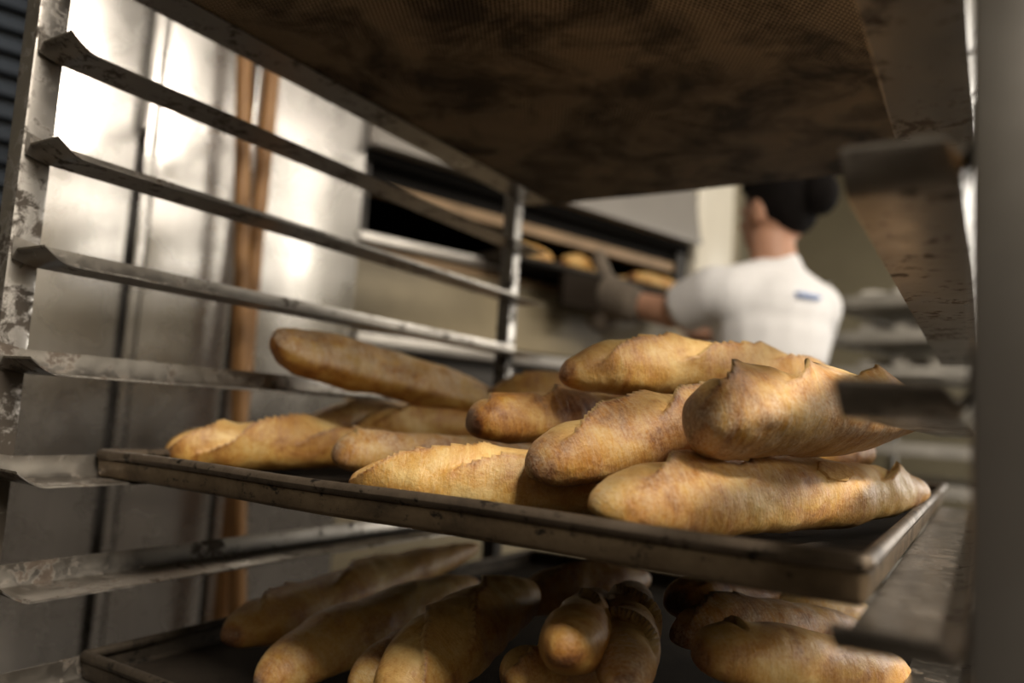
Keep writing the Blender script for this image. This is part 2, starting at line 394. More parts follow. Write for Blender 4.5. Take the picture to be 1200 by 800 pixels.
# ------------------------------------------------------------------ deck oven
XF = -.90
ov = room_thing('deck_oven', 'steel deck oven with a dark open mouth behind the rack', 'oven', XF, 1.29)
y = lambda v: v-1.29
Y0, Y1 = y(.708), y(1.90)
MB().box(-1.02, -.98, Y0, Y1, .05, 2.3).box(-.98, -.01, Y0, Y0+.03, .05, 2.3).box(-.98, -.01, Y1-.03, Y1, .05, 2.3).build('oven_case', M['dark_seam'], ov, 0, False)
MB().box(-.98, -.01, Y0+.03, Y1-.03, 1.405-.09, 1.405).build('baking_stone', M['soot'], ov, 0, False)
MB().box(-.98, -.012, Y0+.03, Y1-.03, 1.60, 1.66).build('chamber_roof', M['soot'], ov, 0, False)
mb = MB(); mb.loft([[(-.01, yy, 1.625), (.05, yy, 1.615), (.055, yy, 1.622), (.05, yy, 1.66), (-.012, yy, 2.0), (-.10, yy, 2.0)] for yy in (Y0, Y1)])
mb.build('hood', M['hood'], ov, .002, False)
MB().box(.02, .062, Y0, Y1, 1.612, 1.628).build('hood_edge', M['hood'], ov, .003)
MB().box(-.012, .012, Y0, Y1, 1.592, 1.614).build('mouth_lintel', M['soot'], ov)
MB().box(-.055, -.022, Y0+.03, Y1-.03, 1.525, 1.555).build('raised_door_bar', M['rust'], ov, .004)
MB().box(-.045, -.030, Y0+.03, Y1-.03, 1.555, 1.60).build('raised_door', M['soot'], ov, .002)
MB().box(-.03, .025, Y0, y(1.12), 1.398, 1.420).build('mouth_sill', M['oven_steel'], ov, .004)
MB().box(-.03, .015, y(1.12), Y1, 1.392, 1.404).build('mouth_sill', M['soot'], ov, .004)
for a, b in ((Y0, y(1.14)), (y(1.145), y(1.52)), (y(1.525), Y1)):
    MB().box(-.02, .004, a, b, 1.20, 1.372).build('front_panel', M['tan_panel'], ov, .003)
MB().box(-.02, .006, Y0, Y1, 1.372, 1.392).build('panel_strip', M['rust'], ov, .002)  # brown strip painting the shadow band under the sill
MB().box(-.02, .05, Y0, Y1, 1.160, 1.190).build('ledge', M['oven_steel'], ov, .006)
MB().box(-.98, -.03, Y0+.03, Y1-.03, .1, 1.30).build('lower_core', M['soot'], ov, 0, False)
MB().box(-.03, .0, Y0, Y1, 1.09, 1.155).build('lower_mouth_door', M['dark_seam'], ov, .003)
MB().box(-.03, .004, Y0, Y1, .82, 1.085).build('lower_front_panel', M['rust'], ov, .003)
MB().box(-.03, .004, Y0, Y1, .1, .81).build('base_panel', M['tan_panel'], ov, .003)

pl = struct(MB().box(-.30, .0, -.10, .105, 0, CEIL).build('trim_1', M['cream'], None, .008, True, RL(-.895, 2.045), -TH))
struct(MB().box(-.3, .05, -.02, .02, 0, CEIL).build('trim_2', M['soot'], None, .004, True, RL(-.98, 1.923), -TH))  # shade of the gap beside the oven, put in as a near-black box
struct(MB().box(-.08, .0, -.05, .05, 0, CEIL).build('trim_3', M['tan_panel'], None, .004, True, RL(-.95, 2.21), -TH))

# loading board half out of the oven with the loaves on it
bd = room_thing('loading_board', 'dark loading board drawn out of the oven mouth under fresh loaves', 'board', -.90, 1.46, 1.408)
MB().box(-.32, .13, -.40, .40, .006, .016).build('board_plate', M['tray_dark'], bd, .002)
MB().box(.11, .13, -.22, .26, -.09, .005).build('board_apron', M['apron'], bd, .002)  # dark sheet standing in for the shade under the board
for s in (-1, 1): MB().box(-.32, .13, s*.40-.006, s*.40+.006, -.001, .024).build('board_side', M['tray_dark'], bd, .002)
MB().box(-.32, .13, -.39, .39, -.002, .006).build('board_runner', M['soot'], bd)

# ------------------------------------------------------------------ the bakery rack
PIT, W_IN, WL, WR = .083, .5442, .050, .041
rack = thing('bakery_rack', 'tall worn steel bakery rack on castors holding the bread trays', 'rack')
PW = .023
XL0, XR1 = -WL-PW, W_IN+WR+PW
YP = ((-.002, .021), (.722, .745))
for x0 in (XL0, W_IN+WR):
    for (ya, yb) in YP:
        MB().box(x0, x0+PW, ya, yb, .125, 1.80).build('upright', M['post'] if x0 < 0 else M['post_clean'], rack, .0022)
for zt in (.125, 1.78):
    mb = MB()
    for (ya, yb) in YP: MB().box(XL0+PW, W_IN+WR, ya, yb, zt, zt+.023).build('cross_bar', M['frame'], rack, .002)
    for x0 in (XL0, W_IN+WR): MB().box(x0, x0+PW, YP[0][1], YP[1][0], zt, zt+.023).build('side_bar', M['frame'], rack, .002)
for x0 in (XL0, W_IN+WR):
    for (ya, yb) in YP:
        cx, cy = x0+PW/2, (ya+yb)/2
        c = MB().box(cx-.022, cx+.022, cy-.014, cy-.010, .035, .120).box(cx-.022, cx+.022, cy+.010, cy+.014, .035, .120).box(cx-.022, cx+.022, cy-.014, cy+.014, .118, .125).build('castor_fork', M['frame'], rack, .001)
        MB().tube((cx, cy-.009, .048), (cx, cy+.009, .048), .0478, None, 24).build('castor_wheel', M['rubber'], c, .003)
def runner(side, zt):
    T = .0016; rings = []
    for yy in (0, .003, .007, .011, .015, .019, .024, .15, .30, .45, .60, .744):
        k = max(0., (.021-yy)/.021); up = .011*k**1.6
        ww = WL if side < 0 else WR
        # profile: distance from the inner edge u (0 = inner edge), height
        pr_ = [(-.0015, -.0022), (0, -.0002)]
        pr_ = [(0.0, -.0019), (.0005, -.0006), (.0022, 0), (ww-.0085, 0), (ww-.0035, .0012), (ww-.0012, .0045), (ww-.0005, .0180)]
        out = [(0.0008, -.0021), (.0018, -.0019), (.0036, -T), (ww-.0080, -T), (ww-.0030, -T*.5), (ww-.0002, .0040), (ww-.0001+.0004, .0180)]
        ring = []
        for (u, h) in pr_+out[::-1]:
            wgt = 1. if u < ww-.004 else .35
            ring.append(((-u if side < 0 else W_IN+u), yy, zt+h+up*wgt))
        rings.append(ring)
    return MB().loft(rings).build('tray_runner', M['runner'], rack)
for i in range(-4, 14):
    runner(-1, ZO-PIT*i); runner(1, ZO-PIT*i)

# ------------------------------------------------------------------ baking trays
def round_rect(hx, hy, r, n=5):
    pts = []
    for (cx, cy, a0) in ((hx-r, hy-r, 0), (-hx+r, hy-r, 90), (-hx+r, -hy+r, 180), (hx-r, -hy+r, 270)):
        for k in range(n+1):
            a = math.radians(a0+90*k/n); pts.append((cx+r*math.cos(a), cy+r*math.sin(a)))
    return pts
def subdivided(pts, step=.03):
    out = []
    for i, p in enumerate(pts):
        q = pts[(i+1) % len(pts)]; d = math.hypot(q[0]-p[0], q[1]-p[1]); m = max(1, int(d/step))
        for k in range(m): out.append((p[0]+(q[0]-p[0])*k/m, p[1]+(q[1]-p[1])*k/m))
    return out
def make_tray(name, label, x0, x1, y0, y1, zb, mw, mr, mp, hgt=.0238):
    t = thing(name, label, 'tray', ((x0+x1)/2, (y0+y1)/2, zb), 0, 'baking trays in the rack')
    hx, hy = (x1-x0)/2, (y1-y0)/2
    def ring(o, z):
        return [(p[0], p[1], z+.0007*math.sin(p[0]*23+z0)*math.sin(p[1]*17+1)) for p in subdivided(round_rect(hx+o, hy+o, .0055+max(o, -.004)))]
    z0 = x0*9
    rt = hgt-.0046
    prof = [(-.0075, .0004), (-.0050, .0004), (-.0028, .0014), (-.0016, .0035), (-.0005, rt-.0046), (-.0014, rt-.0038), (-.0026, rt-.0034), (-.0022, .0042), (-.0038, .0024), (-.0075, .0016)]
    MB().loft([ring(o, z) for o, z in prof], True, False).build('tray_wall', mw, t)
    rim = [(-.0008+.0040*math.cos(a), rt+.0044*math.sin(a)) for a in [2*math.pi*k/12 for k in range(13)]]
    MB().loft([ring(o-.0016, z) for o, z in rim], True, False).build('rolled_rim', mr, t)
    MB().box(-hx+.0065, hx-.0065, -hy+.0065, hy-.0065, .0004, .0016).build('perforated_base', mp, t, 0, False)
    return t
TX0, TX1 = -.0475, .5475
Z = lambda i: ZO-PIT*i
make_tray('baking_tray', 'empty blackened perforated tray seen from below at the top of the rack', TX0, TX1, .025, .768, Z(0)+.0002, M['tray_dark'], M['tray_dark'], M['perf_dark'])
make_tray('baking_tray', 'brown stained tray at eye level piled with golden loaves', TX0, TX1, .083, .826, Z(5)+.0002, M['tray'], M['rim'], M['perf'])
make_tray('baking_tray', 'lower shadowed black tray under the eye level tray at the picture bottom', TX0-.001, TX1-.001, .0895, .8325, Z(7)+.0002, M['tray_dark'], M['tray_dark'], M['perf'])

# ------------------------------------------------------------------ loaves
def sstep(a, b, x):
    t = np.clip((x-a)/(b-a), 0, 1); return t*t*(3-2*t)
def make_loaf(d):
    rs = np.random.RandomState(d['seed'])
    nu, nv = d.get('res', (110, 56))
    P = [np.array(p, float) for p in d['pts']]
    tt = np.linspace(0, 1, nu)
    th = .5*(1-np.cos(np.pi*tt)); tt = .55*tt+.45*th        # more rings at the ends
    if len(P) == 2: P.insert(1, (P[0]+P[1])/2)
    A, B, Cc = P; ctl = 2*B-.5*(A+Cc)
    u = tt[:, None]; cen = (1-u)**2*A+2*u*(1-u)*ctl+u*u*Cc
    cen[:, 2] += ZO
    T = np.gradient(cen, axis=0); L = np.linalg.norm(np.diff(cen, axis=0), axis=1).sum(); T /= np.linalg.norm(T, axis=1)[:, None]
    up = np.array([0, 0, 1.]); Sd = np.cross(T, up); Sd /= np.linalg.norm(Sd, axis=1)[:, None]; U = np.cross(Sd, T)
    ro = math.radians(d.get('roll', 0)); S2 = math.cos(ro)*Sd+math.sin(ro)*U; U2 = -math.sin(ro)*Sd+math.cos(ro)*U
    pa, pb = d.get('ends', (2.6, 2.6))
    R0 = d['r']; Rh = d.get('rh', R0*1.12)
    x = np.clip(np.abs(2*tt-1), 0, 1)
    pw = np.where(tt < .5, pa, pb); prof = np.sqrt(np.clip(1-x**pw, 0, 1))
    prof = np.maximum(prof, .015)
    tap = d.get('taper', 0); prof = prof*(1+tap*(tt-.5)*2)
    ph = np.linspace(0, 2*np.pi, nv, endpoint=False)
    cx, sx = np.cos(ph), np.sin(ph)
    e = .86
    px = np.sign(cx)*np.abs(cx)**e; pz = np.where(sx < 0, np.sign(sx)*np.abs(sx)**.75*d.get('flat', .72), sx)
    s = tt*L
    sg, pg = np.meshgrid(s, ph, indexing='ij')
    wg = pg*R0
    disp = np.zeros_like(sg); cutm = np.zeros_like(sg); ridge = np.zeros_like(sg)
    for (tc, phi, ang, hl, wd, hh) in d.get('cuts', []):
        a = math.radians(ang); ds = sg-tc*L; dw = (pg-math.radians(phi)); dw = (dw+np.pi) % (2*np.pi)-np.pi; dw = dw*R0
        al = ds*math.cos(a)+dw*math.sin(a); q = -ds*math.sin(a)+dw*math.cos(a)
        q = q+.0022*np.sin(al*90+tc*40)+.0006*np.sin(al*190+phi)
        env = 1-sstep(.45, 1.0, np.abs(al)/hl)
        ear = np.where(q < 0, np.exp(q/.011), 0)*sstep(-.05, 0, q)
        groove = np.where((q >= 0) & (q < wd), (1-q/wd)**1.3, 0)
        belly = np.exp(-((q-wd*.6)/(wd*.55))**2)
        disp += env*(hh*ear - hh*.55*groove + hh*.25*belly)
        cutm = np.maximum(cutm, env**.6*np.where((q >= -.0012) & (q < wd), np.clip(1.25-q/wd*.8, 0, 1), 0))
        ridge = np.maximum(ridge, env*np.exp(-((q+.001)/.0022)**2))
    co = np.zeros((nu, nv, 3)); k1 = rs.uniform(0, 99, 3)
    base = np.zeros((nu, nv))
    nx = S2[:, None, :]*(px[None, :, None]) + U2[:, None, :]*(pz[None, :, None])
    rad = prof[:, None]
    pos0 = cen[:, None, :]+S2[:, None, :]*(px[None, :, None]*Rh*rad[:, :, None])+U2[:, None, :]*(pz[None, :, None]*R0*rad[:, :, None])
    lump = np.zeros((nu, nv))
    fn = noise.noise
    for i in range(nu):
        for j in range(nv):
            p = pos0[i, j]
            lump[i, j] = .10*fn((p[0]*13+k1[2], p[1]*13, p[2]*13+k1[0]))+.105*fn((p[0]*24+k1[0], p[1]*24+k1[1], p[2]*24+k1[2]))+.040*fn((p[0]*75+k1[1], p[1]*75, p[2]*75))+.010*fn((p[0]*210, p[1]*210+k1[2], p[2]*210))
    dn = np.cross(np.gradient(pos0, axis=0), np.roll(pos0, -1, 1)-np.roll(pos0, 1, 1)); dn /= np.linalg.norm(dn, axis=2)[:, :, None]+1e-9
    outw = pos0-cen[:, None, :]; sgn = np.sign((dn*outw).sum(2, keepdims=True)); sgn[sgn == 0] = 1; dn = dn*sgn
    am = np.minimum(1, rad*1.6)
    pos = pos0+dn*((lump*R0*am+disp*am)[:, :, None])
    pos[0] = pos[0].mean(0); pos[-1] = pos[-1].mean(0)
    org = cen[nu//2].copy()
    v = (pos-org).reshape(-1, 3)
    f = [(i*nv+j, i*nv+(j+1) % nv, (i+1)*nv+(j+1) % nv, (i+1)*nv+j) for i in range(nu-1) for j in range(nv)]
    me = bpy.data.meshes.new('loaf'); me.from_pydata(v.tolist(), [], f); me.update()
    att = me.attributes.new('mask', 'FLOAT_COLOR', 'POINT')
    up_ = pz[None, :]*np.ones((nu, 1))
    fl = d.get('flour', .35)*(.55+.45*sstep(-.2, .9, up_)); fl = np.maximum(fl, d.get('bottom_flour', .0)*sstep(d.get('bf', (.35, -.1))[0], d.get('bf', (.35, -.1))[1], up_))
    fl = fl*(1-cutm)+ridge*.2
    tip = np.clip(sstep(.86, 1., x)[:, None]*np.array(np.where(tt < .5, d.get('tips', (1, 1))[0], d.get('tips', (1, 1))[1]))[:, None]+ridge*.6, 0, 1.3)*np.ones((nu, nv))
    col = np.stack([np.clip(cutm, 0, 1), fl, tip, np.full((nu, nv), .5+d.get('tone', 0.))], -1)
    att.data.foreach_set('color', col.astype(np.float32).ravel())
    lc = np.stack([sg, np.cos(pg)*R0, np.sin(pg)*R0], -1)+np.array([d['seed']*.37, 0, 0])
    a2 = me.attributes.new('loafco', 'FLOAT_VECTOR', 'POINT'); a2.data.foreach_set('vector', lc.astype(np.float32).ravel())
    me.materials.append(M['crust']); me.polygons.foreach_set('use_smooth', [True]*len(me.polygons))
    bm = bmesh.new(); bm.from_mesh(me); bmesh.ops.remove_doubles(bm, verts=bm.verts, dist=1e-6); bmesh.ops.recalc_face_normals(bm, faces=bm.faces); bm.to_mesh(me); bm.free()
    o = bpy.data.objects.new('bread_loaf', me); COL.objects.link(o); o.location = org
    tag(o, d['label'], 'bread', d['group'])
    for (tc, phi, la, lb) in d.get('crumb', []):           # ragged patch of torn-open crumb lying in the crust
        m2 = MB(); rings = []
        for ir in range(9):
            ring = []
            for it in range(36):
                a = 2*math.pi*it/36; rg = 1+.09*math.sin(3*a+1)+.05*math.sin(7*a)+.03*math.sin(13*a+2)
                q = ir/8*rg; ss = tc*L+la*q*math.cos(a); pp = (math.radians(phi)+lb/R0*q*math.sin(a)) % (2*math.pi)
                fi = np.interp(ss, s, np.arange(nu)); fj = pp/(2*math.pi)*nv; i0 = min(int(fi), nu-2); j0 = int(fj) % nv; j1 = (j0+1) % nv; du, dv = fi-i0, fj-int(fj)
                bl = lambda A_: (A_[i0, j0]*(1-du)+A_[i0+1, j0]*du)*(1-dv)+(A_[i0, j1]*(1-du)+A_[i0+1, j1]*du)*dv
                pt = bl(pos)-org; nn = bl(dn)
                hgt = .0007 if ir < 8 else -.0012
                hgt += (.0010*(ir/8)**3 if ir < 8 else 0)+.0006*fn(tuple(pt*300))
                ring.append(tuple(pt+nn*hgt))
            rings.append(ring)
        m2.loft(rings, True, False).build('torn_crumb', M['crumb'], o)
    return o
LOAVES = [
 dict(label='long floury loaf at the front right of the tray with a torn orange split', group='loaves on the eye level tray', pts=[[0.4059, 0.1, -0.3876], [0.4601, 0.225, -0.3873], [0.545, 0.46, -0.3822]], r=0.0265, rh=0.03, roll=-5, ends=(3.4, 2.6), taper=0.08, flour=0.55, bottom_flour=0.3, tone=0.02, res=(200, 90), tips=(0.1, 0.5), crumb=[(0.655, 55, 0.018, 0.0085)], cuts=[(0.3, 95, 12, 0.075, 0.022, 0.006), (0.55, 100, 16, 0.06, 0.022, 0.005), (0.86, 70, 24, 0.04, 0.022, 0.006)]),
 dict(label='thick tilted loaf with big crusty ears on top at the right beside the rack runner', group='loaves on the eye level tray', pts=[[0.4423, 0.15, -0.3389], [0.4861, 0.22, -0.3319], [0.5469, 0.37, -0.3214]], r=0.0275, rh=0.031, roll=28, ends=(4.0, 3.6), flour=0.7, bottom_flour=0.9, tone=-0.02, res=(200, 90), flat=0.8, cuts=[(0.3, 72, 24, 0.085, 0.022, 0.01), (0.6, 74, 24, 0.07, 0.022, 0.01), (0.86, 75, 22, 0.05, 0.018, 0.008)]),
 dict(label='brown loaf with a blunt dark tip slanting up under the big eared loaf', group='loaves on the eye level tray', pts=[[0.3442, 0.135, -0.3762], [0.3857, 0.2, -0.3554], [0.442, 0.3, -0.3243]], r=0.0235, rh=0.027, roll=-8, ends=(2.8, 2.6), flour=0.55, tone=-0.05, res=(180, 84), tips=(0.9, 0.5), cuts=[(0.45, 100, 15, 0.07, 0.02, 0.009), (0.78, 90, 15, 0.05, 0.02, 0.009)]),
 dict(label='pale golden loaf lying along the front rim in the middle of the tray', group='loaves on the eye level tray', pts=[[0.2033, 0.125, -0.3969], [0.2939, 0.165, -0.393], [0.3879, 0.23, -0.3928]], r=0.0255, rh=0.03, ends=(2.2, 2.6), flour=0.3, tone=0.05, res=(180, 84), tips=(0.4, 0.3), cuts=[(0.3, 65, 16, 0.07, 0.026, 0.006), (0.66, 65, 14, 0.07, 0.024, 0.006)]),
 dict(label='golden loaf lying on top of the pile in front of the person', group='loaves on the eye level tray', pts=[[0.3062, 0.24, -0.3081], [0.374, 0.33, -0.2979], [0.4666, 0.48, -0.2917]], r=0.0275, rh=0.031, ends=(2.8, 2.6), flour=0.45, tone=0.03, res=(180, 84), tips=(1.1, 0.5), cuts=[(0.32, 62, 16, 0.07, 0.03, 0.007), (0.62, 60, 16, 0.07, 0.028, 0.007), (0.88, 60, 14, 0.05, 0.02, 0.006)]),
 dict(label='brown loaf with a dark blunt tip poking out beneath the topmost golden loaf', group='loaves on the eye level tray', pts=[[0.2443, 0.21, -0.3498], [0.2742, 0.28, -0.3442], [0.3273, 0.42, -0.3332]], r=0.0235, rh=0.027, ends=(2.8, 2.6), flour=0.3, tone=-0.06, res=(140, 70), tips=(1.2, 0.5), cuts=[(0.28, 110, 20, 0.05, 0.016, 0.004), (0.6, 100, 20, 0.05, 0.018, 0.006)]),
 dict(label='far loaf tip showing at the foot of the far rack post', group='loaves on the eye level tray', pts=[[0.0854, 0.47, -0.3228], [0.1872, 0.56, -0.3096]], r=0.026, rh=0.03, flour=0.4, tone=0.0, res=(70, 40), cuts=[(0.4, 90, 15, 0.05, 0.02, 0.006)]),
 dict(label='long loaf leaning up to the left with its flat grey floury underside showing', group='loaves on the eye level tray', pts=[[0.0005, 0.22, -0.2855], [0.0245, 0.34, -0.2987], [0.1033, 0.52, -0.3299]], r=0.03, rh=0.031, roll=140, flat=0.5, ends=(3.4, 2.4), flour=0.05, bottom_flour=1.0, bf=(0.02, -0.35), tone=0.0, res=(140, 70), tips=(0.4, 0.4), cuts=[]),
 dict(label='golden slashed loaf at the front left end of the tray', group='loaves on the eye level tray', pts=[[-0.0532, 0.15, -0.3958], [-0.005, 0.235, -0.3901], [0.0728, 0.35, -0.3873]], r=0.0262, rh=0.031, ends=(2.2, 2.6), flour=0.2, tone=0.0, res=(180, 84), tips=(0.6, 0.4), cuts=[(0.16, 55, 25, 0.05, 0.024, 0.006), (0.45, 58, 22, 0.085, 0.03, 0.009), (0.82, 65, 18, 0.07, 0.026, 0.008)]),
 dict(label='small tan loaf with a floury grey top and rounded tip in the tray middle', group='loaves on the eye level tray', pts=[[0.1091, 0.2, -0.3839], [0.1463, 0.26, -0.3838], [0.2208, 0.38, -0.3791]], r=0.0215, rh=0.026, ends=(3.2, 2.6), flour=0.9, tone=-0.02, res=(140, 70), tips=(0.5, 0.4), cuts=[(0.2, 110, 75, 0.02, 0.01, 0.003)]),
 dict(label='loaf with a bright open slash under the leaning loaf', group='loaves on the eye level tray', pts=[[-0.0049, 0.34, -0.3729], [0.0384, 0.42, -0.3611], [0.0797, 0.52, -0.348]], r=0.0265, rh=0.03, flour=0.3, tone=0.04, res=(110, 56), cuts=[(0.45, 70, 12, 0.08, 0.026, 0.009)]),
 dict(label='small far loaf crest just behind the front left golden loaf', group='loaves on the eye level tray', pts=[[-0.0611, 0.33, -0.3691], [-0.0632, 0.43, -0.363], [-0.0674, 0.5, -0.3593]], r=0.0275, rh=0.03, flour=0.3, tone=0.02, res=(80, 44), cuts=[(0.4, 90, 12, 0.05, 0.02, 0.006)]),
 dict(label='loaf half hidden in the dark gap between the big eared loaf and the loaf below', group='loaves on the eye level tray', pts=[[0.3961, 0.36, -0.3601], [0.4532, 0.42, -0.356], [0.4884, 0.52, -0.3538]], r=0.026, rh=0.03, flour=0.3, tone=-0.02, res=(70, 40), cuts=[(0.5, 90, 15, 0.05, 0.02, 0.004)]),
 dict(label='loaf buried on the tray under the brown dark-tipped loaf in the pile middle', group='loaves on the eye level tray', pts=[[0.265, 0.27, -0.3905], [0.33, 0.38, -0.3905], [0.4, 0.5, -0.3905]], r=0.021, rh=0.026, flour=0.3, tone=-0.02, res=(60, 36), cuts=[]),
 dict(label='loaf buried on the tray under the far end of the leaning loaf', group='loaves on the eye level tray', pts=[[0.05, 0.43, -0.391], [0.12, 0.53, -0.391], [0.2, 0.64, -0.391]], r=0.0215, rh=0.026, flour=0.3, tone=-0.02, res=(60, 36), cuts=[]),
 dict(label='loaf carrying the far loaf tip at the foot of the far rack post', group='loaves on the eye level tray', pts=[[0.105, 0.53, -0.351], [0.16, 0.58, -0.349], [0.22, 0.64, -0.349]], r=0.0205, rh=0.024, flour=0.3, tone=-0.02, res=(60, 36), cuts=[]),
 dict(label='long shadowed loaf slanting up from the left on the lower tray', group='loaves on the lower tray', pts=[[0.0396, 0.165, -0.5462], [0.0383, 0.29, -0.5345], [0.0541, 0.52, -0.5058]], r=0.0235, rh=0.028, ends=(2.6, 2.6), flour=0.4, tone=0.02, res=(110, 56), tips=(0.8, 0.4), cuts=[(0.3, 110, 14, 0.06, 0.016, 0.006), (0.6, 100, 14, 0.06, 0.016, 0.006)]),
 dict(label='smooth tan loaf lying beside the long left one on the lower tray', group='loaves on the lower tray', pts=[[0.1153, 0.135, -0.5652], [0.1286, 0.225, -0.5363], [0.1501, 0.38, -0.5127]], r=0.025, rh=0.029, flour=0.4, tone=0.05, res=(110, 56), cuts=[(0.5, 150, 14, 0.05, 0.016, 0.003)]),
 dict(label='twisted loaf with open ridged slashes in the lower tray middle', group='loaves on the lower tray', pts=[[0.2541, 0.125, -0.5393], [0.2529, 0.195, -0.5116], [0.2546, 0.31, -0.4907]], r=0.0275, rh=0.031, flour=0.25, tone=0.02, res=(140, 70), cuts=[(0.3, 80, 30, 0.07, 0.03, 0.0035), (0.62, 80, 28, 0.07, 0.03, 0.0035)]),
 dict(label='small loaf wedged between the smooth and the twisted loaf on the lower tray', group='loaves on the lower tray', pts=[[0.2014, 0.145, -0.5474], [0.2137, 0.185, -0.5288], [0.2148, 0.26, -0.5178]], r=0.019, rh=0.022, flour=0.4, tone=-0.02, res=(80, 44), cuts=[]),
 dict(label='loaf on the lower tray pointing its round end at the viewer', group='loaves on the lower tray', pts=[[0.3915, 0.105, -0.4678], [0.3469, 0.23, -0.4866], [0.2748, 0.4, -0.5132]], r=0.02, rh=0.0205, flat=1.0, ends=(6.0, 2.6), flour=0.3, tone=-0.04, res=(110, 60), tips=(0.4, 0.3), cuts=[(0.4, 90, 10, 0.05, 0.016, 0.004)]),
 dict(label='floury grey loaf running front to back right of the round end on the lower tray', group='loaves on the lower tray', pts=[[0.4182, 0.13, -0.4918], [0.3857, 0.21, -0.4836], [0.3268, 0.36, -0.4862]], r=0.0205, rh=0.022, flour=0.9, tone=-0.03, res=(110, 60), cuts=[(0.35, 80, 40, 0.04, 0.018, 0.005), (0.6, 80, 40, 0.04, 0.018, 0.005)]),
 dict(label='shadowed loaf lying across behind the round end on the lower tray', group='loaves on the lower tray', pts=[[0.2282, 0.32, -0.5133], [0.2658, 0.38, -0.4997], [0.302, 0.46, -0.4942]], r=0.0235, rh=0.027, flour=0.6, tone=-0.02, res=(80, 44), cuts=[(0.5, 90, 14, 0.06, 0.018, 0.006)]),
 dict(label='golden floury loaf at the front right of the lower tray below the runner', group='loaves on the lower tray', pts=[[0.4434, 0.17, -0.475], [0.4882, 0.23, -0.4841], [0.5416, 0.35, -0.5087]], r=0.0225, rh=0.027, ends=(3.0, 2.8), flour=0.45, tone=0.01, res=(140, 70), tips=(0.9, 0.3), cuts=[(0.25, 120, 70, 0.02, 0.012, 0.004)]),
 dict(label='floury loaf just behind the front right loaf on the lower tray', group='loaves on the lower tray', pts=[[0.4049, 0.24, -0.4876], [0.4502, 0.3, -0.4848], [0.506, 0.4, -0.4937]], r=0.021, rh=0.026, flour=0.9, tone=-0.08, res=(110, 56), cuts=[(0.3, 100, 15, 0.05, 0.016, 0.006)]),
 dict(label='dark loaf deep in the right of the lower tray below the tray rim', group='loaves on the lower tray', pts=[[0.3923, 0.28, -0.4725], [0.4135, 0.34, -0.4789], [0.4565, 0.42, -0.4847]], r=0.022, rh=0.025, flour=0.3, tone=-0.06, res=(80, 44), cuts=[(0.4, 90, 15, 0.05, 0.02, 0.007)]),
 dict(label='pale loaf tip at the back right of the lower tray', group='loaves on the lower tray', pts=[[0.4262, 0.37, -0.4858], [0.4738, 0.4, -0.4891], [0.4973, 0.47, -0.4998]], r=0.02, rh=0.024, flour=0.8, tone=0.08, res=(60, 36), cuts=[]),
 dict(label='loaf crest under the round end at the bottom of the picture', group='loaves on the lower tray', pts=[[0.3297, 0.145, -0.5105], [0.3439, 0.175, -0.5094], [0.3557, 0.23, -0.5202]], r=0.0185, rh=0.022, flour=0.3, tone=0.02, res=(80, 44), cuts=[(0.4, 90, 15, 0.04, 0.016, 0.005)]),
]
for i, d in enumerate(LOAVES):
    d.setdefault('seed', i*13+5); make_loaf(d)

# loaves on the loading board in the oven mouth
for i, (ya, yb, aa, lab) in enumerate(((1.10, 1.28, -.86, 'blurred pale loaf on the loading board left of the far rack post'),
                                  (1.30, 1.42, -.85, 'small blurred loaf on the loading board between far rack post and mitt'),
                                  (1.40, 1.56, -.92, 'blurred loaf on the loading board just behind the grey mitt'),
                                  (1.56, 1.80, -.84, 'blurred golden loaf on the loading board next to the white sleeve'),
                                  (1.56, 1.82, -.94, 'second blurred loaf on the board behind the one beside the sleeve'))):
    p, q = RL(aa, ya, 1.424+.026-ZO), RL(aa-.01, yb, 1.424+.026-ZO)
    make_loaf(dict(label=lab, group='loaves on the loading board', pts=[p, q], r=.027, rh=.034, res=(40, 24), tone=.04, flour=.2, seed=200+i, cuts=[(.3, 70, 20, .04, .02, .006), (.65, 100, 20, .04, .02, .006)]))

# ------------------------------------------------------------------ the baker
FA = math.radians(63.0)
bk = thing('person', 'person in white T-shirt with dark hair, seen from behind, reaching into the oven', 'person', RL(-.39, 1.60), FA)
mb = MB()
mb.capsule((-.10, 0, .92), (-.12, .02, .50), .085, .055); mb.capsule((.10, 0, .92), (.13, .05, .50), .085, .055)
mb.capsule((-.12, .02, .50), (-.13, -.03, .09), .055, .038); mb.capsule((.13, .05, .50), (.14, .03, .09), .055, .038)
mb.capsule((-.13, -.03, .06), (-.135, .13, .035), .036, .026); mb.capsule((.14, .03, .06), (.15, .19, .035), .036, .026)
mb.ball((0, 0, .95), (.165, .11, .12)); mb.ball((0, .01, 1.10), (.145, .10, .16)); mb.ball((0, 0, 1.28), (.165, .105, .17))
mb.capsule((-.14, .02, 1.36), (0, .01, 1.40), .055, .06); mb.capsule((.14, 0, 1.36), (0, .01, 1.40), .055, .06); mb.capsule((0, -.01, 1.38), (-.004, .012, 1.50), .062, .054)
LS, LE, LW = (-.160, .045, 1.352), (-.180, .165, 1.312), (-.230, .33, 1.356)
RS, RE, RW = (.165, .01, 1.355), (.27, .13, 1.22), (.17, .33, 1.30)
for a, b, c in ((LS, LE, LW), (RS, RE, RW)):
    mb.capsule(a, b, .053, .042); mb.capsule(b, c, .041, .029)
